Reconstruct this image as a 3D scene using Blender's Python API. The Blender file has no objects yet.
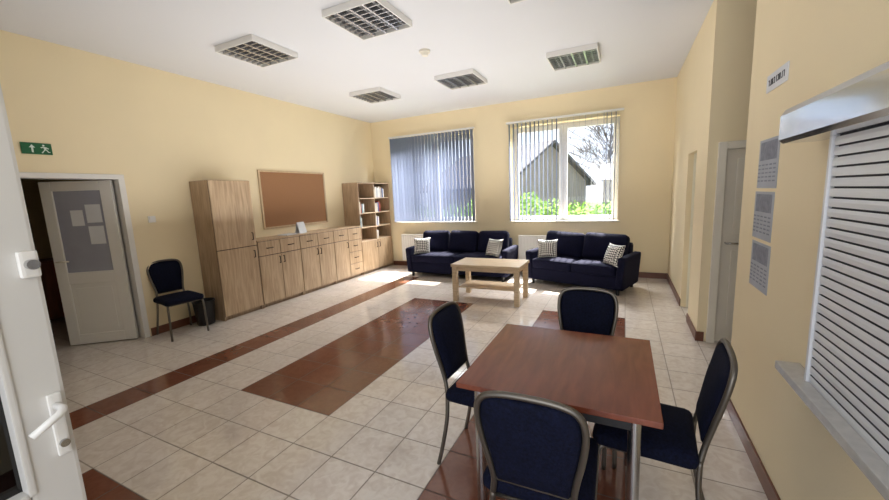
import bpy, bmesh, math, random
from mathutils import Vector, Matrix
random.seed(7)
C=bpy.context.scene.collection
def lin(c):
    return tuple(((v/255)/12.92 if v/255<=.04045 else ((v/255+.055)/1.055)**2.4) for v in c)+(1,)
# ---------------- materials
def base(name):
    m=bpy.data.materials.new(name);m.use_nodes=True
    nt=m.node_tree;return m,nt,nt.nodes,nt.links,nt.nodes['Principled BSDF']
def mat(name,col,rough=.6,metal=0,var=.05,scale=6,bump=0,bscale=60,stretch=None,spec=.5,coat=0):
    m,nt,N,L,b=base(name)
    tc=N.new('ShaderNodeTexCoord');mp=N.new('ShaderNodeMapping')
    L.new(tc.outputs['Object'],mp.inputs[0])
    if stretch: mp.inputs['Scale'].default_value=stretch
    no=N.new('ShaderNodeTexNoise');no.inputs['Scale'].default_value=scale;no.inputs['Detail'].default_value=5
    L.new(mp.outputs[0],no.inputs['Vector'])
    r=N.new('ShaderNodeValToRGB');c=lin(col)
    r.color_ramp.elements[0].position=.3;r.color_ramp.elements[1].position=.7
    r.color_ramp.elements[0].color=tuple(max(0,v*(1-var)) for v in c[:3])+(1,)
    r.color_ramp.elements[1].color=tuple(min(1,v*(1+var)) for v in c[:3])+(1,)
    L.new(no.outputs['Fac'],r.inputs[0]);L.new(r.outputs[0],b.inputs['Base Color'])
    b.inputs['Roughness'].default_value=rough;b.inputs['Metallic'].default_value=metal
    b.inputs['Specular IOR Level'].default_value=spec;b.inputs['Coat Weight'].default_value=coat
    if bump:
        n2=N.new('ShaderNodeTexNoise');n2.inputs['Scale'].default_value=bscale
        L.new(mp.outputs[0],n2.inputs['Vector'])
        bp=N.new('ShaderNodeBump');bp.inputs['Strength'].default_value=bump;bp.inputs['Distance'].default_value=.01
        L.new(n2.outputs['Fac'],bp.inputs['Height']);L.new(bp.outputs[0],b.inputs['Normal'])
    return m
def wood(name,c1,c2,rough=.45,stretch=(14,14,1.2)):
    m,nt,N,L,b=base(name)
    tc=N.new('ShaderNodeTexCoord');mp=N.new('ShaderNodeMapping');mp.inputs['Scale'].default_value=stretch
    L.new(tc.outputs['Object'],mp.inputs[0])
    no=N.new('ShaderNodeTexNoise');no.inputs['Scale'].default_value=2.2;no.inputs['Detail'].default_value=8;no.inputs['Distortion'].default_value=.6
    L.new(mp.outputs[0],no.inputs['Vector'])
    r=N.new('ShaderNodeValToRGB');r.color_ramp.elements[0].position=.32;r.color_ramp.elements[1].position=.68
    r.color_ramp.elements[0].color=lin(c1);r.color_ramp.elements[1].color=lin(c2)
    L.new(no.outputs['Fac'],r.inputs[0]);L.new(r.outputs[0],b.inputs['Base Color'])
    b.inputs['Roughness'].default_value=rough
    return m
T=1/3
def tile(name,ca,cb,mort,vein,rough,spec):
    m,nt,N,L,b=base(name)
    tc=N.new('ShaderNodeTexCoord');mp=N.new('ShaderNodeMapping')
    mp.inputs['Location'].default_value=(.95,-1.9+6.6667,0)
    L.new(tc.outputs['Object'],mp.inputs[0])
    br=N.new('ShaderNodeTexBrick');br.offset=0;br.squash=1
    br.inputs['Scale'].default_value=1;br.inputs['Brick Width'].default_value=T;br.inputs['Row Height'].default_value=T
    br.inputs['Mortar Size'].default_value=.0045;br.inputs['Mortar Smooth'].default_value=.1;br.inputs['Bias'].default_value=0
    br.inputs['Color1'].default_value=lin(ca);br.inputs['Color2'].default_value=lin(cb);br.inputs['Mortar'].default_value=lin(mort)
    L.new(mp.outputs[0],br.inputs['Vector'])
    no=N.new('ShaderNodeTexNoise');no.inputs['Scale'].default_value=14;no.inputs['Detail'].default_value=8;no.inputs['Distortion'].default_value=1.2
    L.new(tc.outputs['Object'],no.inputs['Vector'])
    r=N.new('ShaderNodeValToRGB');r.color_ramp.elements[0].position=.35;r.color_ramp.elements[1].position=.62
    r.color_ramp.elements[0].color=lin(vein);r.color_ramp.elements[1].color=(1,1,1,1)
    L.new(no.outputs['Fac'],r.inputs[0])
    mx=N.new('ShaderNodeMix');mx.data_type='RGBA';mx.blend_type='MULTIPLY';mx.inputs[0].default_value=.8
    L.new(br.outputs['Color'],mx.inputs[6]);L.new(r.outputs[0],mx.inputs[7]);L.new(mx.outputs[2],b.inputs['Base Color'])
    mr=N.new('ShaderNodeMapRange');mr.inputs['To Min'].default_value=rough;mr.inputs['To Max'].default_value=.8
    L.new(br.outputs['Fac'],mr.inputs[0]);L.new(mr.outputs[0],b.inputs['Roughness'])
    b.inputs['Specular IOR Level'].default_value=spec
    bp=N.new('ShaderNodeBump');bp.invert=True;bp.inputs['Strength'].default_value=.4;bp.inputs['Distance'].default_value=.003
    L.new(br.outputs['Fac'],bp.inputs['Height']);L.new(bp.outputs[0],b.inputs['Normal'])
    return m
def glass(name,tint=(1,1,1),refl=.06,rough=.0):
    m,nt,N,L,b=base(name);N.remove(b)
    o=N['Material Output'];t=N.new('ShaderNodeBsdfTransparent');g=N.new('ShaderNodeBsdfGlossy');x=N.new('ShaderNodeMixShader')
    t.inputs[0].default_value=tint+(1,);g.inputs['Roughness'].default_value=rough;x.inputs[0].default_value=refl
    L.new(t.outputs[0],x.inputs[1]);L.new(g.outputs[0],x.inputs[2]);L.new(x.outputs[0],o.inputs[0]);return m
def check(name,a,b_,scale):
    m,nt,N,L,b=base(name)
    tc=N.new('ShaderNodeTexCoord');mp=N.new('ShaderNodeMapping');mp.inputs['Rotation'].default_value=(0,0,.78)
    ck=N.new('ShaderNodeTexChecker');ck.inputs['Scale'].default_value=scale
    ck.inputs['Color1'].default_value=lin(a);ck.inputs['Color2'].default_value=lin(b_)
    L.new(tc.outputs['Object'],mp.inputs[0]);L.new(mp.outputs[0],ck.inputs[0]);L.new(ck.outputs[0],b.inputs['Base Color']);b.inputs['Roughness'].default_value=.9
    return m
def translucent(name,col,f):
    m=mat(name,col,.85,var=.04,scale=20);nt=m.node_tree;N=nt.nodes;L=nt.links
    t=N.new('ShaderNodeBsdfTranslucent');t.inputs[0].default_value=lin(col);x=N.new('ShaderNodeMixShader');x.inputs[0].default_value=f
    L.new(N['Principled BSDF'].outputs[0],x.inputs[1]);L.new(t.outputs[0],x.inputs[2]);L.new(x.outputs[0],N['Material Output'].inputs[0]);return m
M={}
M['wall']=mat('cream_plaster',(239,223,187),.75,var=.02,scale=1.5,bump=.08,bscale=90)
M['niche']=mat('brightened_niche_plaster',(246,240,220),.75,var=.02)  # lightened so the niche looks lit; the light is in the colour
M['ceil']=mat('white_ceiling_paint',(220,221,225),.85,var=.01,scale=1)
M['tile']=tile('marbled_beige_tile',(224,215,206),(216,207,197),(150,140,130),(236,230,226),.08,.9)
M['btile']=tile('brown_tile',(124,78,60),(116,72,55),(84,60,48),(230,224,220),.14,.7)
M['base']=mat('brown_skirting',(108,66,50),.35,var=.12,scale=12)
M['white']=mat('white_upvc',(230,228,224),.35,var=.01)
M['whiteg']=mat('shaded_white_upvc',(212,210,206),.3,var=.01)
M['white2']=mat('white_lacquer',(228,222,208),.4,var=.02)
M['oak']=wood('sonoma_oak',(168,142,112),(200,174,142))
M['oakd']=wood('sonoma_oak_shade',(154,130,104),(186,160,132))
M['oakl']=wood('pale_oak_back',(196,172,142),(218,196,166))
M['gap']=mat('handle_and_gap_shade',(70,56,46),.8)  # handle brown, also painted as shade in the door gaps
M['oakh']=wood('oak_table',(190,166,134),(214,192,160),.35,(2,14,14))
M['cherry']=wood('cherry_laminate',(110,56,38),(132,69,47),.2,(10,1.5,10))
M['navy']=mat('navy_fabric',(15,17,42),.9,var=.25,scale=40,bump=.3,bscale=300,spec=.2)
M['navyc']=mat('navy_chair_fabric',(12,16,36),.85,var=.5,scale=90,bump=.3,bscale=300,spec=.15)
M['steel']=mat('champagne_metal',(112,106,98),.42,.85,var=.05)
M['chrome']=mat('brushed_chrome',(180,180,180),.25,1,var=.03)
M['alu']=mat('aluminium_louvre',(195,195,198),.25,.8,var=.03)
M['dark']=mat('tray_reflector',(44,44,48),.35,.4)
M['black']=mat('black_plastic',(28,28,30),.45)
M['tube']=mat('fluorescent_tube',(235,235,235),.3)
M['blind']=translucent('blind_fabric',(138,146,168),.25)
M['cork']=mat('cork',(158,116,82),.9,var=.25,scale=90,bump=.2,bscale=150)
M['cframe']=wood('board_frame_oak',(190,164,130),(214,190,156),.4)
M['green']=mat('exit_green',(16,96,56),.5,var=.05)
M['signw']=mat('sign_white',(215,228,218),.5)
M['paper']=mat('paper',(222,224,228),.7,var=.03)
M['paperb']=mat('shaded_page',(172,176,186),.7,var=.06)  # page greyed, shade put into its colour
M['ink']=mat('grey_print',(132,136,148),.8,var=.2,scale=30)
M['ink_groove']=mat('dark_print_groove_shade',(60,60,68),.8)  # lettering ink, also the painted shade between shutter slats
M['shut']=mat('shutter_metal',(222,224,228),.4,.1,var=.01)
M['shuth']=mat('shutter_box_metal',(205,209,216),.1,.9,var=.02)
M['stone']=mat('pale_stone_sill',(186,184,180),.2,var=.08,scale=30)
M['glass']=glass('window_glass')
M['dglass']=glass('dark_door_glass',(.08,.08,.10),.06)  # glass with a near black tint
M['frost']=mat('frosted_lilac_glass',(158,160,174),.15,var=.08,scale=3,spec=.7)
M['pil']=check('patterned_cushion',(238,236,230),(24,25,34),40)
M['grass']=mat('grass',(50,68,30),.95,var=.4,scale=3)
M['leaf']=mat('bush_leaf',(92,130,40),.7,var=.35,scale=5)
M['bark']=mat('bark',(96,86,78),.9,var=.3,scale=20)
M['roof']=mat('grey_roof',(88,86,90),.85,var=.2,scale=4)
M['plank']=wood('weathered_planks',(136,128,122),(160,150,142),.8,(8,8,.6))
M['hall']=mat('hall_wall',(205,188,152),.8)
M['redb']=wood('red_brown_wood',(104,56,38),(128,72,50),.5)
bk=[mat('book_%s'%n,c,.6) for n,c in dict(blue=(72,104,160),white=(222,220,214),cream=(214,204,184),tan=(206,184,150),grey=(180,182,188),teal=(120,160,168),red=(160,70,60),pale=(232,226,214)).items()]
# ---------------- mesh helpers
def link(name,me,mats,parent=None,loc=(0,0,0),rot=(0,0,0),smooth=False):
    o=bpy.data.objects.new(name,me)
    for m in (mats if isinstance(mats,(list,tuple)) else [mats]): me.materials.append(m)
    C.objects.link(o);o.location=loc;o.rotation_euler=rot
    if parent: o.parent=parent
    if smooth:
        for p in me.polygons:p.use_smooth=True
    return o
def boxes(name,L,m,parent=None,bevel=0,loc=(0,0,0),rot=(0,0,0),seg=2):
    bm=bmesh.new()
    for e in L:
        x0,x1,y0,y1,z0,z1=e
        r=bmesh.ops.create_cube(bm,size=1)
        for v in r['verts']:
            v.co=Vector(((x0+x1)/2+v.co.x*(x1-x0),(y0+y1)/2+v.co.y*(y1-y0),(z0+z1)/2+v.co.z*(z1-z0)))
    if bevel: bmesh.ops.bevel(bm,geom=bm.edges[:],offset=bevel,segments=seg,profile=.7,affect='EDGES')
    me=bpy.data.meshes.new(name);bm.to_mesh(me);bm.free()
    return link(name,me,m,parent,loc,rot)
def smoothpts(P,n=6):
    P=[Vector(p) for p in P];out=[]
    for i in range(len(P)-1):
        p0=P[max(i-1,0)];p1=P[i];p2=P[i+1];p3=P[min(i+2,len(P)-1)]
        for k in range(n):
            t=k/n;out.append(.5*((2*p1)+(p2-p0)*t+(2*p0-5*p1+4*p2-p3)*t*t+(3*p1-p0-3*p2+p3)*t**3))
    out.append(P[-1]);return out
def tubebm(bm,P,r,n=10,r2=None):
    rings=[];up=None
    for i,p in enumerate(P):
        d=(P[min(i+1,len(P)-1)]-P[max(i-1,0)]).normalized()
        if up is None:
            up=d.orthogonal().normalized()
        up=(up-d*up.dot(d)).normalized();s=d.cross(up)
        rr=r if r2 is None else r+(r2-r)*i/(len(P)-1)
        rings.append([bm.verts.new(p+up*math.cos(a)*rr+s*math.sin(a)*rr) for a in [2*math.pi*k/n for k in range(n)]])
    for a,b in zip(rings,rings[1:]):
        for k in range(n): bm.faces.new((a[k],a[(k+1)%n],b[(k+1)%n],b[k]))
    bm.faces.new(rings[0][::-1]);bm.faces.new(rings[-1])
def tube(name,P,r,m,parent=None,sm=6,r2=None,n=10):
    bm=bmesh.new();tubebm(bm,smoothpts(P,sm) if sm>1 else [Vector(p) for p in P],r,n,r2)
    bmesh.ops.recalc_face_normals(bm,faces=bm.faces)
    me=bpy.data.meshes.new(name);bm.to_mesh(me);bm.free();return link(name,me,m,parent,smooth=True)
def tubes(name,LP,r,m,parent=None,n=8):
    bm=bmesh.new()
    for P in LP: tubebm(bm,[Vector(p) for p in P],r,n)
    bmesh.ops.recalc_face_normals(bm,faces=bm.faces)
    me=bpy.data.meshes.new(name);bm.to_mesh(me);bm.free();return link(name,me,m,parent,smooth=True)
def cushion(name,w,d,h,r,m,parent=None,loc=(0,0,0),rot=(0,0,0),puff=.02,cuts=11,pil=False):
    bm=bmesh.new();bmesh.ops.create_cube(bm,size=2);bmesh.ops.subdivide_edges(bm,edges=bm.edges[:],cuts=cuts,use_grid_fill=True)
    hw,hd,hh=w/2,d/2,h/2
    for v in bm.verts:
        u=v.co.copy()
        if pil:
            f=(max(0,1-abs(u.x)**2.4)*max(0,1-abs(u.y)**2.4))**.45
            pin=1-.10*(1-abs(u.x)**2)*abs(u.y)**4
            pin2=1-.10*(1-abs(u.y)**2)*abs(u.x)**4
            v.co=Vector((u.x*hw*pin2,u.y*hd*pin,u.z*hh*(.06+.94*f)))
        else:
            q=Vector((u.x*hw,u.y*hd,u.z*hh))
            c=Vector((max(-(hw-r),min(hw-r,q.x)),max(-(hd-r),min(hd-r,q.y)),max(-(hh-r),min(hh-r,q.z))))
            dd=q-c
            if dd.length>1e-6:q=c+dd.normalized()*r
            q.z+=puff*(1-u.x**2)*(1-u.y**2)*(1 if u.z>0 else -.3)*abs(u.z)
            v.co=q
    me=bpy.data.meshes.new(name);bm.to_mesh(me);bm.free();return link(name,me,m,parent,loc,rot,True)
def cyl(name,r,z0,z1,m,parent=None,loc=(0,0,0),r2=None,n=28,bev=0,rot=(0,0,0)):
    bm=bmesh.new();bmesh.ops.create_cone(bm,cap_ends=True,segments=n,radius1=r,radius2=r if r2 is None else r2,depth=z1-z0,matrix=Matrix.Translation((0,0,(z0+z1)/2)))
    me=bpy.data.meshes.new(name);bm.to_mesh(me);bm.free();return link(name,me,m,parent,loc,rot)
def thing(name,label,cat,loc=(0,0,0),rz=0,group=None):
    e=bpy.data.objects.new(name,None);C.objects.link(e);e.empty_display_size=.1;e.location=loc;e.rotation_euler=(0,0,math.radians(rz))
    e['label']=label;e['category']=cat
    if group:e['group']=group
    return e
def tag(o,label,cat,group=None):
    o['label']=label;o['category']=cat
    if group:o['group']=group
    return o
def dup(root,loc,rz=None,label=None):
    n=root.copy();C.objects.link(n);n.location=loc
    if rz is not None:n.rotation_euler=(0,0,math.radians(rz))
    if label:n['label']=label
    def rec(s,d):
        for c in [o for o in bpy.data.objects if o.parent==s]:
            k=c.copy();C.objects.link(k);k.parent=d;k.matrix_parent_inverse=c.matrix_parent_inverse.copy();rec(c,k)
    rec(root,n);return n
def st(o):o['kind']='structure';return o
# ---------------- room shell
XL,XR,YB,H=-5.3,.71,7.27,3.3
def wallgrid(name,axis,p0,p1,u0,u1,z0,z1,holes,m):
    us=sorted({u0,u1,*[h[0] for h in holes],*[h[1] for h in holes]});zs=sorted({z0,z1,*[h[2] for h in holes],*[h[3] for h in holes]})
    L=[]
    for a,b in zip(us,us[1:]):
        col=[]
        for c,d in zip(zs,zs[1:]):
            mu,mz=(a+b)/2,(c+d)/2
            if any(h[0]<mu<h[1] and h[2]<mz<h[3] for h in holes):continue
            if col and col[-1][1]==c: col[-1][1]=d
            else: col.append([c,d])
        for c,d in col:
            L.append((a,b,p0,p1,c,d) if axis=='x' else (p0,p1,a,b,c,d))
    return st(boxes(name,L,m))
W1=(-4.73,-2.79,1.0,2.83);W2=(-2.02,-.10,1.0,2.83)
wallgrid('wall_back','x',YB,YB+.38,XL-.45,XR+2.2,0,H,[W1,W2],M['wall'])
wallgrid('wall_left','y',XL-.45,XL,-2.5,YB,0,H,[(.9,2.36,0,1.99)],M['wall'])
wallgrid('wall_right_far','y',XR,XR+.06,4.39,YB,0,H,[(5.0,5.62,0,1.97)],M['wall'])
st(boxes('wall_niche',[(XR+.5,XR+.6,4.9,5.72,0,2.1),(XR+.06,XR+.5,4.94,5.0,0,2.1),(XR+.06,XR+.5,5.62,5.68,0,2.1),(XR+.06,XR+.5,5.0,5.62,1.97,2.1)],M['niche']))
wallgrid('wall_recess','x',4.39,4.54,XR+.06,2.9,0,H,[(.84,1.56,0,1.95)],M['wall'])
st(boxes('wall_recess_side',[(2.7,2.9,-2.5,4.39,0,H)],M['wall']))
st(boxes('wall_recess_blocker',[(XR+.25,2.7,1.6,1.7,0,H)],M['wall']))  # unseen wall, added to keep sky light off the recess door
wallgrid('wall_right_near','y',XR,XR+.25,-.3,3.11,0,H,[],M['wall'])
st(boxes('wall_front',[(XL,-1.25,-.78,-.6,0,H)],M['wall']))
st(boxes('ceiling',[(XL-.45,2.9,-2.5,YB+.38,H,H+.15)],M['ceil']))
# floor
x0=-.95
xs=[XL-3.2,x0-9*T,x0-8*T,x0-6*T,x0-3*T,x0,x0+3*T,2.9]
def brown(x,y):
    if x0-9*T<x<x0-8*T:return y<6.2
    if x0-6*T<x<x0-3*T:return (1.9<y<4.9) or y<.9
    if x0<x<x0+3*T:return y<4.9
    return False
ys=[-2.6,.9,1.9,4.9,1.9+13*T,YB+.38]
bm=bmesh.new();vv={}
def gv(x,y,z):
    k=(round(x,4),round(y,4),z)
    if k not in vv:vv[k]=bm.verts.new((x,y,z))
    return vv[k]
for a,b in zip(xs,xs[1:]):
    for c,d in zip(ys,ys[1:]):
        f=bm.faces.new((gv(a,c,0),gv(b,c,0),gv(b,d,0),gv(a,d,0)));f.material_index=1 if brown((a+b)/2,(c+d)/2) else 0
        f=bm.faces.new((gv(a,d,-.1),gv(b,d,-.1),gv(b,c,-.1),gv(a,c,-.1)))
me=bpy.data.meshes.new('floor');bm.to_mesh(me);bm.free();st(link('floor',me,[M['tile'],M['btile']]))
# baseboards
bh=.1;bt=.012
def bb(n,e):st(boxes(n,e,M['base'],bevel=.002,seg=1))
bb('baseboard_left',[(XL,XL+bt,2.38,7.27,0,bh),(XL,XL+bt,-.24,.9,0,bh)])
bb('baseboard_back',[(XL+bt,XR,YB-bt,YB,0,bh)])
bb('baseboard_right_far',[(XR-bt,XR,5.62,YB-bt,0,bh),(XR-bt,XR,4.39-bt,5.0,0,bh),(XR,XR+.06,4.39-bt,4.39,0,bh)])
bb('baseboard_right_near',[(XR-bt,XR,-.3,3.11+bt,0,bh),(XR,XR+.25,3.11,3.11+bt,0,bh)])
# hallway beyond left doorway
st(boxes('wall_hall',[(-8.5,-8.4,-.5,4.5,0,2.7),(-8.4,-5.75,4.4,4.5,0,2.7),(-8.4,-5.75,-.5,-.4,0,2.7)],M['hall']))
st(boxes('ceiling_hall',[(-8.5,-5.75,-.5,4.5,2.7,2.8)],M['hall']))
hc=thing('hall_cabinet','reddish brown wooden cabinet in the dim hallway','cabinet',(-7.6,1.95,0))
boxes('body',[(-.25,.25,-.5,.5,.06,.9)],M['redb'],hc,.005)
for a,b in ((-.49,-.01),(.01,.49)):boxes('door',[(.25,.27,a,b,.08,.88)],M['redb'],hc,.004)
for a in (-.2,.2):
    for b in (-.45,.45):boxes('leg',[(a-.02,a+.02,b-.02,b+.02,0,.06)],M['black'],hc)
# ---------------- windows
def window(n,W):
    a,b,c,d=W;y0,y1=YB+.2,YB+.27;m=(a+b)/2;L=[]
    def fr(a,b,c,d,t,y0,y1):
        return [(a,a+t,y0,y1,c,d),(b-t,b,y0,y1,c,d),(a+t,b-t,y0,y1,d-t,d),(a+t,b-t,y0,y1,c,c+t)]
    L+=fr(a,b,c,d,.05,y0,y1);L+=[(m-.025,m+.025,y0,y1,c+.05,d-.05)]
    L+=fr(a+.04,m-.015,c+.04,d-.04,.06,y0-.02,y1-.01);L+=fr(m+.015,b-.04,c+.04,d-.04,.06,y0-.02,y1-.01)
    o=st(boxes('window_%d'%n,L,M['white'],bevel=.003,seg=1))
    g=boxes('glass_pane',[(a+.1,m-.07,y0+.01,y0+.014,c+.1,d-.1),(m+.07,b-.1,y0+.01,y0+.014,c+.1,d-.1)],M['glass'],o);g['kind']='structure'
    st(boxes('trim_%d'%n,[(a-.04,b+.04,YB-.03,y0-.02,c-.0,c+.02)],M['white2'],bevel=.003,seg=1))
window(1,W1);window(2,W2)
def blind(label,a,b,zt,zb,segs):
    t=thing('vertical_blind',label,'blind',((a+b)/2,YB-.075,zt));o=(a+b)/2
    boxes('head_rail',[(a-o-.03,b-o+.03,-.022,.022,-.0,.035)],M['white'],t,.004)
    bm=bmesh.new();w=.0445
    for (s,e,sp,p) in segs:
        x=s
        while x<e:
            ph=math.radians(p+random.uniform(-3,3))
            dx,dy=math.sin(ph)*w,math.cos(ph)*w
            nx,ny=math.cos(ph)*.0007,-math.sin(ph)*.0007
            q=[(x-o-dx-nx,-dy-ny),(x-o-dx+nx,-dy+ny),(x-o+dx+nx,dy+ny),(x-o+dx-nx,dy-ny)]
            lo=[bm.verts.new((u,v,zb-zt)) for u,v in q];hi=[bm.verts.new((u,v,-.005)) for u,v in q]
            bm.faces.new(lo[::-1]);bm.faces.new(hi)
            for k in range(4):bm.faces.new((lo[k],lo[(k+1)%4],hi[(k+1)%4],hi[k]))
            x+=sp
    me=bpy.data.meshes.new('slats');bm.to_mesh(me);bm.free();link('slats',me,M['blind'],t)
blind('grey vertical slat blind half closed over the whole window',-4.75,-2.77,2.88,1.03,[(-4.72,-2.78,.08,20)])
blind('grey vertical slat blind turned open across the window',-2.05,-.07,2.88,1.03,[(-2.02,-1.1,.08,3),(-1.05,-.34,.1,-6),(-.3,-.1,.07,5)])
# radiators
def radiator(x0_,x1_):
    t=thing('radiator','white panel radiator standing under the window','radiator',((x0_+x1_)/2,YB-.115,0));w=(x1_-x0_)/2
    boxes('panel',[(-w,w,-.045,-.03,.15,.75),(-w,w,.03,.045,.15,.75)],M['white'],t,.004)
    boxes('grille',[(-w,w,-.03,.03,.735,.75)]+[(-w+.02+i*.06,-w+.03+i*.06,-.052,-.045,.18,.72) for i in range(int(2*w/.06))],M['white'],t)
    for sx in (-1,1):boxes('foot',[(sx*(w-.12)-.015,sx*(w-.12)+.015,-.03,.03,0,.7)],M['white'],t)
radiator(-4.55,-2.95);radiator(-1.85,-.35)
# ---------------- doors
a1=math.atan2(-.43,-.54)
d1=st(boxes('door_1',[(0,.12,-.022,.022,.01,1.93),(.58,.69,-.022,.022,.01,1.93),(.12,.58,-.022,.022,1.82,1.93),(.12,.58,-.022,.022,.74,.88),(.12,.58,-.022,.022,.01,.13)],M['white'],bevel=.004,seg=1,loc=(-5.37,2.265,0),rot=(0,0,a1)))
boxes('door_pane',[(.12,.58,-.004,.004,.88,1.82)],M['frost'],d1);boxes('door_panel',[(.12,.58,-.008,.008,.13,.74),(.17,.53,.008,.014,.18,.69)],M['white'],d1,.003)
boxes('door_notice',[(.15,.3,.005,.007,1.45,1.66),(.15,.3,.005,.007,1.2,1.41),(.33,.45,.005,.007,1.42,1.6)],M['paper'],d1)
tubes('door_handle',[[(.64,.022,1.02),(.64,.06,1.02),(.52,.06,1.02)]],.009,M['white2'],d1)
st(boxes('trim_3',[(-5.46,-5.285,.9,2.36,1.935,1.99),(-5.46,-5.285,.9,.95,0,1.935),(-5.75,-5.285,2.3,2.36,0,1.935)],M['white'],bevel=.003,seg=1))
# open entrance leaf
u=Vector((.05,-1,0)).normalized()
ang=math.degrees(math.atan2(u.y,u.x))
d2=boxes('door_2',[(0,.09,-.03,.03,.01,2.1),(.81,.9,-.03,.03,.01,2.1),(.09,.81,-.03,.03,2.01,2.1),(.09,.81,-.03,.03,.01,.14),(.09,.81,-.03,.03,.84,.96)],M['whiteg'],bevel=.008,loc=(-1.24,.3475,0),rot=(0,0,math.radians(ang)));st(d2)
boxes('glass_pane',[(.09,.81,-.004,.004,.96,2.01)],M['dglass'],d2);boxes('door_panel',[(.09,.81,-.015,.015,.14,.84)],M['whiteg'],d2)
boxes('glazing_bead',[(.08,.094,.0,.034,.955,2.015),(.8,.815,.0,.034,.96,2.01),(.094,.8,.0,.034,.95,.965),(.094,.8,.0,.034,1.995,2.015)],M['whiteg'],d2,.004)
hp=boxes('handle_plate',[(.012,.036,.03,.041,1.02,1.175)],M['white'],d2,.005)
tubes('door_handle',[[(.024,.04,1.145),(.024,.07,1.145),(.028,.078,1.143),(.036,.082,1.138),(.085,.082,1.112)]],.0085,M['white'],d2,12)
cyl('lock_cylinder',.009,.041,.049,M['chrome'],d2,loc=(.024,0,1.05),rot=(-math.pi/2,0,0))
boxes('lock_plate',[(.004,.036,.03,.048,1.455,1.515)],M['white'],d2,.006)
cyl('lock_knob',.011,.048,.064,M['chrome'],d2,loc=(.02,0,1.485),rot=(-math.pi/2,0,0))
# recess door
d3=st(boxes('door_3',[(.86,1.54,4.41,4.45,.01,1.91)],M['white2'],bevel=.003,seg=1))
boxes('door_panel',[(.95,1.17,4.398,4.41,1.1,1.82),(1.23,1.45,4.398,4.41,1.1,1.82),(.95,1.17,4.398,4.41,.15,.95),(1.23,1.45,4.398,4.41,.15,.95)],M['white2'],d3,.006)
tubes('door_handle',[[(.9,4.41,1.02),(.9,4.36,1.02),(1.0,4.36,1.02)]],.009,M['chrome'],d3)
st(boxes('trim_4',[(.79,.86,4.36,4.46,0,1.98),(1.54,1.61,4.36,4.46,0,1.98),(.86,1.54,4.36,4.46,1.91,1.98)],M['white2'],bevel=.004,seg=1))
# ---------------- ceiling lights
cl=thing('ceiling_light','square white ceiling light with a metal louvre grid, switched off','ceiling light',(0,0,H),0,'louvre lights on the ceiling')
s=.3;e_=.014;D_=.06
boxes('frame',[(-s,-s+e_,-s,s,-D_,0),(s-e_,s,-s,s,-D_,0),(-s+e_,s-e_,-s,-s+e_,-D_,0),(-s+e_,s-e_,s-e_,s,-D_,0)],M['white'],cl,.002,seg=1)
boxes('tray',[(-s+e_,s-e_,-s+e_,s-e_,-.012,-.0)],M['dark'],cl)
L=[]
q=(2*s-2*e_)
for i in range(1,4):L.append((-s+e_+i*q/4-.01,-s+e_+i*q/4+.01,-s+e_,s-e_,-D_+.003,-.03))
for i in range(1,8):L.append((-s+e_,s-e_,-s+e_+i*q/8-.005,-s+e_+i*q/8+.005,-D_+.005,-.032))
boxes('louvre',L,M['alu'],cl)
tubes('fluorescent_lamp',[[(-s+e_+(i+.5)*q/4,-.25,-.022),(-s+e_+(i+.5)*q/4,.25,-.022)] for i in range(4)],.008,M['tube'],cl)
pos=[(-2.22,3.13),(-3.76,3.13),(-.63,5.34),(-2.22,5.37),(-3.76,5.35),(-.66,3.2)]
cl.location=(pos[0][0],pos[0][1],H)
for p in pos[1:]:dup(cl,(p[0],p[1],H))
sd=thing('smoke_detector','small round white smoke detector on the ceiling','smoke detector',(-2.18,4.16,H))
cyl('base',.065,-.025,0,M['white2'],sd);cyl('sensor_head',.035,-.06,-.025,M['white2'],sd,r2=.05)
# ---------------- exit sign
ex=thing('exit_sign','green and white emergency exit sign with arrow and running figure','sign',(XL,1.675,2.225))
boxes('board',[(0,.012,-.11,.11,-.055,.055)],M['green'],ex,.002,seg=1)
def flat(name,polys,m,parent,x):
    bm=bmesh.new()
    for P in polys:
        f=bm.faces.new([bm.verts.new((x,a,b)) for a,b in P]);r=bmesh.ops.extrude_face_region(bm,geom=[f])
        for v in r['geom']:
            if isinstance(v,bmesh.types.BMVert):v.co.x+=.002
    bmesh.ops.recalc_face_normals(bm,faces=bm.faces)
    me=bpy.data.meshes.new(name);bm.to_mesh(me);bm.free();return link(name,me,m,parent)
def sh_(P,d,s):return [[(a*s+d,b*s) for a,b in q] for q in P]
flat('arrow',sh_([[(-.012,-.045),(.004,-.045),(.004,.01),(-.012,.01)],[(-.03,.01),(.022,.01),(-.004,.045)]],-.03,.85),M['signw'],ex,.012)
flat('running_figure',sh_([[(.058,.028),(.07,.028),(.075,.036),(.07,.046),(.06,.046),(.055,.036)],[(.062,.024),(.085,.02),(.082,-.012),(.066,-.01)],[(.066,-.01),(.078,-.012),(.064,-.026),(.05,-.048),(.04,-.044)],[(.078,-.012),(.086,-.006),(.1,-.03),(.112,-.03),(.112,-.038),(.096,-.038)],[(.085,.02),(.08,.01),(.1,-.002),(.106,.006)],[(.062,.024),(.06,.012),(.042,.008),(.038,.016)]],-.008,.9),M['signw'],ex,.012)
sw=thing('light_switch','white wall light switch on the cream wall','light switch',(XL,2.58,1.45))
boxes('plate',[(0,.01,-.04,.04,-.04,.04)],M['white'],sw,.003);boxes('rocker',[(.01,.016,-.028,.028,-.028,.028)],M['white'],sw,.002)
# ---------------- cork board
cb=thing('cork_board','large cork notice board with a light wooden frame','notice board',(XL,4.88,1.64))
boxes('board',[(0,.012,-.7,.7,-.45,.45)],M['cork'],cb)
boxes('frame',[(0,.025,-.73,.73,.45,.48),(0,.025,-.73,.73,-.48,-.45),(0,.025,-.73,-.7,-.45,.45),(0,.025,.7,.73,-.45,.45)],M['cframe'],cb,.003)
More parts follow.
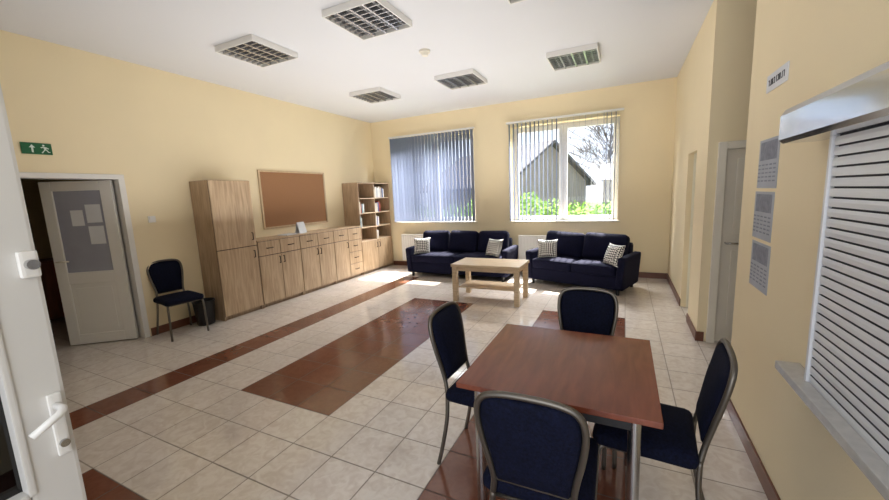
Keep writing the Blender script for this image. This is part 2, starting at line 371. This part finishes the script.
# ---------------- cabinets (face +x)
XF=.41
def handle(parent,y,z,vert=True,x=XF):
    if vert:P=[(x,y,z-.05),(x+.025,y,z-.05),(x+.025,y,z+.05),(x,y,z+.05)]
    else:P=[(x,y-.05,z),(x+.025,y-.05,z),(x+.025,y+.05,z),(x,y+.05,z)]
    return tubes('handle',[P],.007,M['gap'],parent,6)
wd=thing('wardrobe','tall light oak wardrobe with upper and lower doors against the wall','wardrobe',(XL+.01,3.08,0))
t=.018
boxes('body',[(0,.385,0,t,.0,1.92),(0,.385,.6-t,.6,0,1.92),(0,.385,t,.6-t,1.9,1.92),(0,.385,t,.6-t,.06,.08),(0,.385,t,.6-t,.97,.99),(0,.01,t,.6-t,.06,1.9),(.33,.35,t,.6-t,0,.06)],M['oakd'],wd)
boxes('gap_shade_sheet',[(.385,.389,.003,.597,.06,1.915)],M['gap'],wd)  # dark sheet behind the doors, painted stand-in for shade in the gaps
for z0,z1,hz in ((.065,.972,.86),(.984,1.915,1.12)):
    o=boxes('door',[(.392,.41,.003,.597,z0,z1)],M['oak'],wd,.0015,seg=1);handle(o,.54,hz)
def lowcab(y,stack=False):
    c=thing('low_cabinet','low light oak cabinet with a stack of drawers beside a door' if stack else 'low light oak cabinet with two doors and two top drawers','cabinet',(XL+.01,y,0),0,'row of low oak cabinets')
    w=.8
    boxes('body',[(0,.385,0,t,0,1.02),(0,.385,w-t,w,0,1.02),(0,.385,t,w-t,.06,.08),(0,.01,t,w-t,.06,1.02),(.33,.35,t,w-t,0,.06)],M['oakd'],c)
    boxes('gap_shade_sheet',[(.385,.389,.001,w-.001,.06,1.02)],M['gap'],c)  # dark sheet painting shade between doors and drawers
    boxes('top',[(0,.411,0,w,1.02,1.04)],M['oak'],c,.002,seg=1)
    for k in (0,1):
        a=k*w/2+.005;b=(k+1)*w/2-.005
        if stack and k==1:
            for j in range(4):
                z0=.065+j*.2375
                o=boxes('drawer',[(.392,.41,a,b,z0,z0+.228)],M['oak'],c,.0015,seg=1);handle(o,(a+b)/2,z0+.12,False)
            continue
        o=boxes('door',[(.392,.41,a,b,.065,.79)],M['oak'],c,.0015,seg=1);handle(o,(b-.035 if k==0 else a+.035),.70)
        o=boxes('drawer',[(.392,.41,a,b,.802,1.012)],M['oak'],c,.0015,seg=1);handle(o,(a+b)/2,.91,False)
    return c
c1=lowcab(3.69);dup(c1,(XL+.01,4.495,0));lowcab(5.3,True)
bc=thing('bookcase','tall light oak bookcase with open shelves and lower doors holding books','bookcase',(XL+.01,6.11,0))
w=1.12
L=[(0,.4,0,t,0,1.92),(0,.4,w-t,w,0,1.92),(0,.4,t,w-t,1.9,1.92),(0,.4,t,w-t,.06,.08),(.33,.35,t,w-t,0,.06),(0,.39,w/2-.01,w/2+.01,.08,1.9)]
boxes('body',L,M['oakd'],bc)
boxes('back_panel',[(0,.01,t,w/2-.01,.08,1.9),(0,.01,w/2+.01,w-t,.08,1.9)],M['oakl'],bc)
sh=[.70,.99,1.29,1.6]
for z in sh:boxes('shelf',[(.012,.39,t,w/2-.01,z-t,z),(.012,.39,w/2+.01,w-t,z-t,z)],M['oakl'],bc)
for k in (0,1):
    a=k*w/2+.004;b=(k+1)*w/2-.004
    o=boxes('door',[(.392,.41,a,b,.065,.69)],M['oak'],bc,.0015,seg=1);handle(o,(b-.04 if k==0 else a+.04),.58)
# books
def book(y,z,th,h,d,m,lean=0):
    b=thing('book','book standing on the bookcase shelf','book',(XL+.01+.36-d,y,z),0,'books on the bookcase shelves')
    boxes('cover',[(0,d,0,.003,0,h),(0,d,th-.003,th,0,h),(d-.003,d,.003,th-.003,0,h)],m,b)
    boxes('pages',[(.003,d-.003,.003,th-.003,.003,h-.005)],M['paper'],b)
for z,segs in zip(sh,(((.6,.66),),((.06,.12),(.6,.72)),((.05,.2),(.6,.8)),((.6,.95),))):
    for (a,b) in segs:
        y=a
        while y<b:
            th=random.uniform(.022,.045);h=random.uniform(.17,.24)
            book(6.11+y,z+.0005,th,h,random.uniform(.15,.2),random.choice(bk));y+=th+.0015
# documents on the cabinet
sg=thing('display_card','white folded card standing on the low cabinet','card',(XL+.22,4.72,1.0405),12)
boxes('front_sheet',[(.0,.002,-.1,.1,0,.2)],M['paper'],sg,rot=(0,math.radians(-14),0),loc=(.05,0,0))
boxes('back_sheet',[(-.002,.0,-.1,.1,0,.2)],M['paper'],sg,rot=(0,math.radians(14),0),loc=(-.048,0,0.0))
pr=thing('paper_stack','small stack of white papers on the low cabinet','papers',(XL+.2,4.45,1.0405),5)
boxes('sheets',[(-.1,.1,-.12,.12,0,.015)],M['paper'],pr,.001)
# ---------------- banquet chair, front = +y
def hw(z):
    K=[(.45,.155),(.52,.146),(.6,.155),(.7,.174),(.78,.184),(.84,.182),(.88,.168),(.905,.135),(.915,.05)]
    for (a,b),(c,d) in zip(K,K[1:]):
        if a<=z<=c:return b+(d-b)*(z-a)/(c-a)
    return 0
def yl(z):return -.205-(z-.45)*.2
KZ=[.45,.52,.6,.7,.78,.84,.88,.905]
def chair(loc,rz,label,cat='chair'):
    c=thing('banquet_chair',label,cat,loc,rz,'navy banquet chairs')
    cushion('seat',.42,.42,.075,.034,M['navyc'],c,(0,.01,.46),puff=.02)
    L_=[(-hw(z),yl(z),z) for z in KZ]+[(-.06,yl(.918),.918),(.06,yl(.918),.918)]+[(hw(z),yl(z),z) for z in KZ[::-1]]
    tube('back_frame',L_,.0122,M['steel'],c,5)
    out=smoothpts([(-hw(z)+.011,0,z) for z in KZ[1:]]+[(-.06,0,.908),(.06,0,.908)]+[(hw(z)-.011,0,z) for z in KZ[:0:-1]],4)
    bm=bmesh.new();cx=Vector((0,0,.7))
    def ring(f,off):
        r=[]
        for p in out:
            q=cx+(p-cx)*f;r.append(bm.verts.new((q.x,yl(q.z)+off,q.z)))
        return r
    R=[ring(.1,-.024),ring(.6,-.023),ring(.93,-.014),ring(1,0),ring(.93,.016),ring(.6,.03),ring(.1,.034)]
    for a,b in zip(R,R[1:]):
        n=len(a)
        for k in range(n):bm.faces.new((a[k],a[(k+1)%n],b[(k+1)%n],b[k]))
    bm.faces.new(R[0]);bm.faces.new(R[-1][::-1]);bmesh.ops.recalc_face_normals(bm,faces=bm.faces)
    me=bpy.data.meshes.new('backrest');bm.to_mesh(me);bm.free();link('backrest',me,M['navyc'],c,smooth=True)
    for sx in (-1,1):
        tube('leg',[(sx*.155,yl(.45),.45),(sx*.17,-.205,.3),(sx*.185,-.235,.12),(sx*.19,-.265,0)],.0118,M['steel'],c,5)
        tube('leg',[(sx*.17,.15,.43),(sx*.19,.19,.4),(sx*.195,.2,.25),(sx*.2,.205,0)],.0118,M['steel'],c,5)
    tubes('seat_rail',[[(-.165,-.19,.425),(-.185,.15,.425),(-.15,.19,.425),(.15,.19,.425),(.185,.15,.425),(.165,-.19,.425),(-.165,-.19,.425)],[(-.155,-.205,.43),(-.148,yl(.53),.53)],[(.155,-.205,.43),(.148,yl(.53),.53)],[(-.146,yl(.525),.525),(.146,yl(.525),.525)]],.009,M['steel'],c)
    return c
ch=chair((-.69,1.95,0),-93,'navy upholstered banquet chair with grey metal frame beside the table')
dup(ch,(-.21,2.34,0),180,'navy banquet chair facing the table beside the empty floor')
dup(ch,(-.28,1.435,0),1,'navy banquet chair pushed under the table, its back outward')
dd_=dup(ch,(.125,1.89,0),86,'navy banquet chair between the table and the serving shutter');dd_.scale=(1,1,.975)
dup(ch,(-5.0,2.59,0),-98,'navy banquet chair standing alone against the wall beside a bin')
# waste bin
bn=thing('waste_bin','black plastic waste basket standing beside the wardrobe','bin',(-5.08,2.93,0))
bm=bmesh.new();pr_=[(0,.002),(.1,.002),(.105,.01),(.13,.31),(.135,.315),(.135,.33),(.125,.33),(.123,.31),(.1,.012),(0,.012)];n=28;rg=[]
for r,z in pr_[1:-1]:rg.append([bm.verts.new((r*math.cos(2*math.pi*k/n),r*math.sin(2*math.pi*k/n),z)) for k in range(n)])
for a,b in zip(rg,rg[1:]):
    for k in range(n):bm.faces.new((a[k],a[(k+1)%n],b[(k+1)%n],b[k]))
bm.faces.new(rg[0][::-1]);bm.faces.new(rg[-1]);me=bpy.data.meshes.new('bucket');bm.to_mesh(me);bm.free();link('bucket',me,M['black'],bn,smooth=True)
# ---------------- dining table
tb=thing('dining_table','square reddish brown laminate table with round chrome legs','table',(-.26,1.845,0))
boxes('top',[(-.41,.41,-.41,.41,.725,.75)],M['cherry'],tb,.003)
boxes('apron',[(-.33,.33,-.37,-.35,.67,.725),(-.33,.33,.35,.37,.67,.725),(-.33,-.31,-.35,.35,.67,.725),(.31,.33,-.35,.35,.67,.725)],M['black'],tb)
for a in (-1,1):
    for b in (-1,1):
        cyl('leg',.024,0,.725,M['chrome'],tb,(a*.32,b*.35,0))
# coffee table
ct=thing('coffee_table','rectangular light oak coffee table with thick square legs','coffee table',(-1.79,5.22,0))
boxes('top',[(-.52,.52,-.3,.3,.53,.57)],M['oakh'],ct,.004)
boxes('shelf',[(-.44,.44,-.22,.22,.2,.218)],M['oakh'],ct,.002)
boxes('apron',[(-.45,.45,-.27,-.25,.47,.53),(-.45,.45,.25,.27,.47,.53),(-.48,-.46,-.22,.22,.47,.53),(.46,.48,-.22,.22,.47,.53)],M['oakh'],ct)
for a in (-1,1):
    for b in (-1,1):
        boxes('leg',[(a*.47-.035,a*.47+.035,b*.255-.035,b*.255+.035,0,.53)],M['oakh'],ct,.004)
# ---------------- sofas (front = -y)
def sofa(W,D,n,nb,loc,rz,label):
    s_=thing('sofa',label,'sofa',loc,rz)
    hw_=W/2;hd=D/2;aw=.11
    cushion('base',W-.02,D-.06,.22,.03,M['navy'],s_,(0,0,.19),puff=0)
    for sx in (-1,1):
        cushion('armrest',aw,D-.02,.48,.03,M['navy'],s_,(sx*(hw_-aw/2),-.0,.34),(0,math.radians(sx*4),0),puff=.005)
    cushion('back',W-2*aw,.18,.6,.05,M['navy'],s_,(0,hd-.1,.43),(math.radians(-6),0,0),puff=0)
    iw=W-2*aw
    for i in range(n):
        cushion('seat_cushion',iw/n-.006,D-.2,.17,.04,M['navy'],s_,(-iw/2+iw/n*(i+.5),-.09,.365),puff=.02)
    for i in range(nb):
        cushion('back_cushion',iw/nb-.015,.44,.2,.07,M['navy'],s_,(-iw/2+iw/nb*(i+.5),hd-.27,.65),(math.radians(72+random.uniform(-3,3)),math.radians(random.uniform(-3,3)),math.radians(random.uniform(-4,4))),puff=.045)
    for sx in (-1,1):
        for sy in (-1,1):
            cyl('leg',.022,0,.09,M['black'],s_,(sx*(hw_-.1),sy*(hd-.1),0),r2=.028)
sofa(2.08,.84,2,3,(-2.88,6.66,0),0,'large navy fabric sofa under the window with blinds')
sofa(1.62,.82,2,2,(-.63,6.46,0),-18,'two seat navy fabric sofa standing at an angle under the window')
def pillow(loc,rot,label,s=.34):
    o=cushion('throw_pillow',s,s,.12,.03,M['pil'],None,loc,tuple(math.radians(v) for v in rot),pil=True);tag(o,label,'cushion','patterned throw pillows')
pillow((-3.64,6.44,.60),(68,0,22),'patterned black and white throw pillow leaning in the sofa corner')
pillow((-2.12,6.42,.60),(68,0,-22),'patterned black and white throw pillow leaning in the sofa corner')
pillow((-1.17,6.45,.60),(68,0,6),'patterned black and white throw pillow leaning in the sofa corner')
pillow((-.12,6.02,.60),(68,0,-50),'patterned black and white throw pillow leaning in the sofa corner')
# ---------------- shutter etc. on near right wall
rs=thing('roller_shutter','closed silver roller shutter over a serving hatch','roller shutter',(XR,1.02,.81))
bm=bmesh.new();prof=[];z=0
ns=26;hh=(1.76-.82)/ns
for i in range(ns):
    z=i*hh
    prof+=[(-.024,z),(-.035,z+.0015),(-.037,z+hh*.5),(-.035,z+hh-.0055),(-.024,z+hh-.004)]
prof+=[(-.024,ns*hh)]
va=[bm.verts.new((x,-.8,z)) for x,z in prof];vb=[bm.verts.new((x,.82,z)) for x,z in prof]
for i in range(len(prof)-1):
    f=bm.faces.new((va[i],vb[i],vb[i+1],va[i+1]))
    if i%5 in (0,3,4):f.material_index=1  # groove faces coloured dark as shade between the slats
me=bpy.data.meshes.new('slat_curtain');bm.to_mesh(me);bm.free();link('slat_curtain',me,[M['shut'],M['ink_groove']],rs)
boxes('guide_rail',[(-.045,0,.82,.838,0,.94)],M['shut'],rs,.003);boxes('guide_rail',[(-.045,0,-.838,-.8,0,.94)],M['shut'],rs,.003)
bm=bmesh.new();pf=[(0,.94),(-.12,.94),(-.135,.955),(-.135,1.05),(-.12,1.075),(0,1.085)]
A=[bm.verts.new((x,-.9,z)) for x,z in pf];B=[bm.verts.new((x,1.03,z)) for x,z in pf]
for i in range(6):bm.faces.new((A[i],A[(i+1)%6],B[(i+1)%6],B[i]))
bm.faces.new(A);bm.faces.new(B[::-1]);bmesh.ops.recalc_face_normals(bm,faces=bm.faces)
me=bpy.data.meshes.new('housing');bm.to_mesh(me);bm.free();link('housing',me,M['shuth'],rs)
sl=boxes('serving_ledge',[(XR-.085,XR,.3,2.03,.775,.81)],M['stone'],bevel=.006);tag(sl,'pale grey stone ledge below the roller shutter','ledge')
def sheet(z,y,tilt):
    p=thing('notice_sheet','printed calendar page, greyed by painted shade, taped to the cream wall','notice',(XR,y,z),0,'paper notices on the wall')
    boxes('paper',[(-.003,-.0005,-.155,.155,-.134,.134)],M['paperb'],p)
    boxes('printed_picture',[(-.0036,-.003,-.13,.13,.02,.12)],M['ink'],p)
    boxes('printed_text',[(-.0036,-.003,-.13+k*.06,-.09+k*.06,-.01-i*.022,-.002-i*.022) for i in range(5) for k in range(5)],M['ink'],p)
for i,z in enumerate((1.695,1.407,1.119)):sheet(z,2.655+(i%2)*.012,0)
ws=thing('wall_sign','small white sign with dark lettering on the wall','sign',(XR,2.62,2.13))
boxes('plate',[(-.006,0,-.15,.15,-.045,.045)],M['paper'],ws,.001,seg=1)
L=[]
for i in range(9):
    y=-.115+i*.027
    L.append((-.008,-.006,y,y+.005,-.016,.016))
    if i%3!=1:L.append((-.008,-.006,y+.005,y+.014,.01,.016))
    if i%2:L.append((-.008,-.006,y+.005,y+.013,-.016,-.01))
    if i%4==2:L.append((-.008,-.006,y+.013,y+.018,-.016,.016))
boxes('lettering',L,M['ink_groove'],ws)
# ---------------- outside
st(boxes('trim_5',[(-40,40,YB+.4,60,-.5,-.4)],M['grass']))  # grass ground outside the windows, no trim
def leafhedge(name,cs,r,n,m,label,cat,sz=.06):
    bm=bmesh.new()
    for c in cs:
        for i in range(n):
            v=Vector((random.gauss(0,1),random.gauss(0,1),random.gauss(0,1))).normalized()*random.uniform(.6,1)
            p=Vector(c)+Vector((v.x*r[0],v.y*r[1],v.z*r[2]))
            a=Vector((random.gauss(0,1),random.gauss(0,1),random.gauss(0,1))).normalized();b=a.orthogonal().normalized();k=sz*random.uniform(.6,1.3)
            bm.faces.new([bm.verts.new(p+a*k),bm.verts.new(p+b*k*.5),bm.verts.new(p-a*k),bm.verts.new(p-b*k*.5)])
    me=bpy.data.meshes.new(name);bm.to_mesh(me);bm.free();o=link(name,me,m);tag(o,label,cat);o['kind']='stuff';return o
leafhedge('garden_hedge',[(-6+i*.7,10.6+random.uniform(-.3,.3),.56+random.uniform(-.2,.2)) for i in range(12)],(.6,.5,.85),1200,M['leaf'],'bright green leafy hedge outside the windows','hedge')
sd2=thing('garden_house','weathered gabled house with a wide grey roof beyond the garden','house',(-6.0,19.6,-.4),-32)
bm=bmesh.new();g=[(-2.6,0),(2.6,0),(2.6,2.4),(0,4.1),(-2.6,2.4)]
A=[bm.verts.new((-3.4,y,z)) for y,z in g];B=[bm.verts.new((3.4,y,z)) for y,z in g]
for i in range(5):bm.faces.new((A[i],B[i],B[(i+1)%5],A[(i+1)%5]))
bm.faces.new(A);bm.faces.new(B[::-1]);bmesh.ops.recalc_face_normals(bm,faces=bm.faces)
me=bpy.data.meshes.new('wall');bm.to_mesh(me);bm.free();link('wall',me,M['plank'],sd2)
for sx in (-1,1):
    bm=bmesh.new();P=[(0,4.24),(sx*3.0,2.26),(sx*3.0,2.14),(0,4.12)]
    A=[bm.verts.new((-3.7,y,z)) for y,z in P];B=[bm.verts.new((3.7,y,z)) for y,z in P]
    for i in range(4):bm.faces.new((A[i],B[i],B[(i+1)%4],A[(i+1)%4]))
    bm.faces.new(A);bm.faces.new(B[::-1]);bmesh.ops.recalc_face_normals(bm,faces=bm.faces)
    me=bpy.data.meshes.new('roof');bm.to_mesh(me);bm.free();link('roof',me,M['roof'],sd2)
bn2=thing('barn','long low plank barn with grey roof beyond the garden','barn',(2.4,21,-.4))
boxes('wall',[(-3.4,3.4,0,3,0,2.5)],M['plank'],bn2)
bm=bmesh.new();P=[(-.4,2.4),(1.5,3.3),(3.4,2.4)]
A=[bm.verts.new((-3.6,y,z)) for y,z in P];B=[bm.verts.new((3.6,y,z)) for y,z in P]
for i in range(3):bm.faces.new((A[i],B[i],B[(i+1)%3],A[(i+1)%3]))
bm.faces.new(A);bm.faces.new(B[::-1]);bmesh.ops.recalc_face_normals(bm,faces=bm.faces)
me=bpy.data.meshes.new('roof');bm.to_mesh(me);bm.free();link('roof',me,M['roof'],bn2)
tr=thing('tree','bare branching tree behind the barn','tree',(-1.0,28,-.4))
tube('trunk',[(0,0,0),(.1,0,2),(0,0,4.5)],.2,M['bark'],tr,4,r2=.1)
BR=[]
for i in range(80):
    a=random.uniform(0,6.28);z=random.uniform(2,5);l=random.uniform(1,3.2);s0=Vector((.03,0,z));e=s0+Vector((math.cos(a)*l,math.sin(a)*l,random.uniform(.8,2.8)));BR.append([s0,(s0+e)/2+Vector((0,0,.2)),e])
    for k in range(4):
        f=s0.lerp(e,random.uniform(.4,.95));BR.append([f,f+Vector((random.uniform(-.6,.6),random.uniform(-.5,.5),random.uniform(.1,.9)))])
tubes('branches',BR,.02,M['bark'],tr,4)
# ---------------- light
w=bpy.data.worlds.new('World');bpy.context.scene.world=w;w.use_nodes=True;N=w.node_tree.nodes;L=w.node_tree.links
tc=N.new('ShaderNodeTexCoord');sx=N.new('ShaderNodeSeparateXYZ');r=N.new('ShaderNodeValToRGB')
L.new(tc.outputs['Generated'],sx.inputs[0]);L.new(sx.outputs['Z'],r.inputs[0])
e=r.color_ramp.elements;e[0].position=0;e[0].color=(.82,.9,1,1);e[1].position=.5;e[1].color=(.5,.68,.95,1)
L.new(r.outputs[0],N['Background'].inputs[0]);N['Background'].inputs[1].default_value=.95
sun=bpy.data.lights.new('sun','SUN');sun.energy=18;sun.angle=.009;sun.color=(1,.95,.86);so=bpy.data.objects.new('sun',sun);C.objects.link(so)
so.rotation_euler=Vector((-.05,-.68,-1)).to_track_quat('-Z','Y').to_euler();so.location=(0,12,8)
def area(loc,d,sx_,sy_,e,col):
    al=bpy.data.lights.new('added_fill','AREA');al.shape='RECTANGLE';al.size=sx_;al.size_y=sy_;al.energy=e;al.color=col
    ao=bpy.data.objects.new('added_fill',al);C.objects.link(ao);ao.location=loc;ao.rotation_euler=Vector(d).to_track_quat('-Z','Y').to_euler()
area((-2.6,4.1,1.35),(0,0,1),4.2,4.6,38,(1,.98,.95))  # added uplight without a fitting, bounces fill off the ceiling
area((-.3,-2.2,1.9),(-.55,1,0),2.4,1.8,26,(1,.96,.9))  # added fill behind the camera, evens out the room
for x in (-3.76,-1.06): area((x,9.1,4.3),(0,-1,-1),2.4,1.6,620,(.97,.98,1))  # added lights above the window view, boosting daylight into the room
cam=bpy.data.cameras.new('camera');co=bpy.data.objects.new('camera',cam);C.objects.link(co)
cam.sensor_width=36;cam.lens=370/889*36;cam.clip_start=.02
R=Vector((.9007,.4324,-.0421));D=Vector((.0265,-.1513,-.9881));F=Vector((-.4337,.8889,-.1478))
F.normalize();D=(D-F*D.dot(F)).normalized();R=D.cross(F)
co.matrix_world=Matrix(((R.x,-D.x,-F.x,0),(R.y,-D.y,-F.y,0),(R.z,-D.z,-F.z,1.6),(0,0,0,1)))
bpy.context.scene.camera=co
vs=bpy.context.scene.view_settings
vs.view_transform='Standard';vs.exposure=1.0
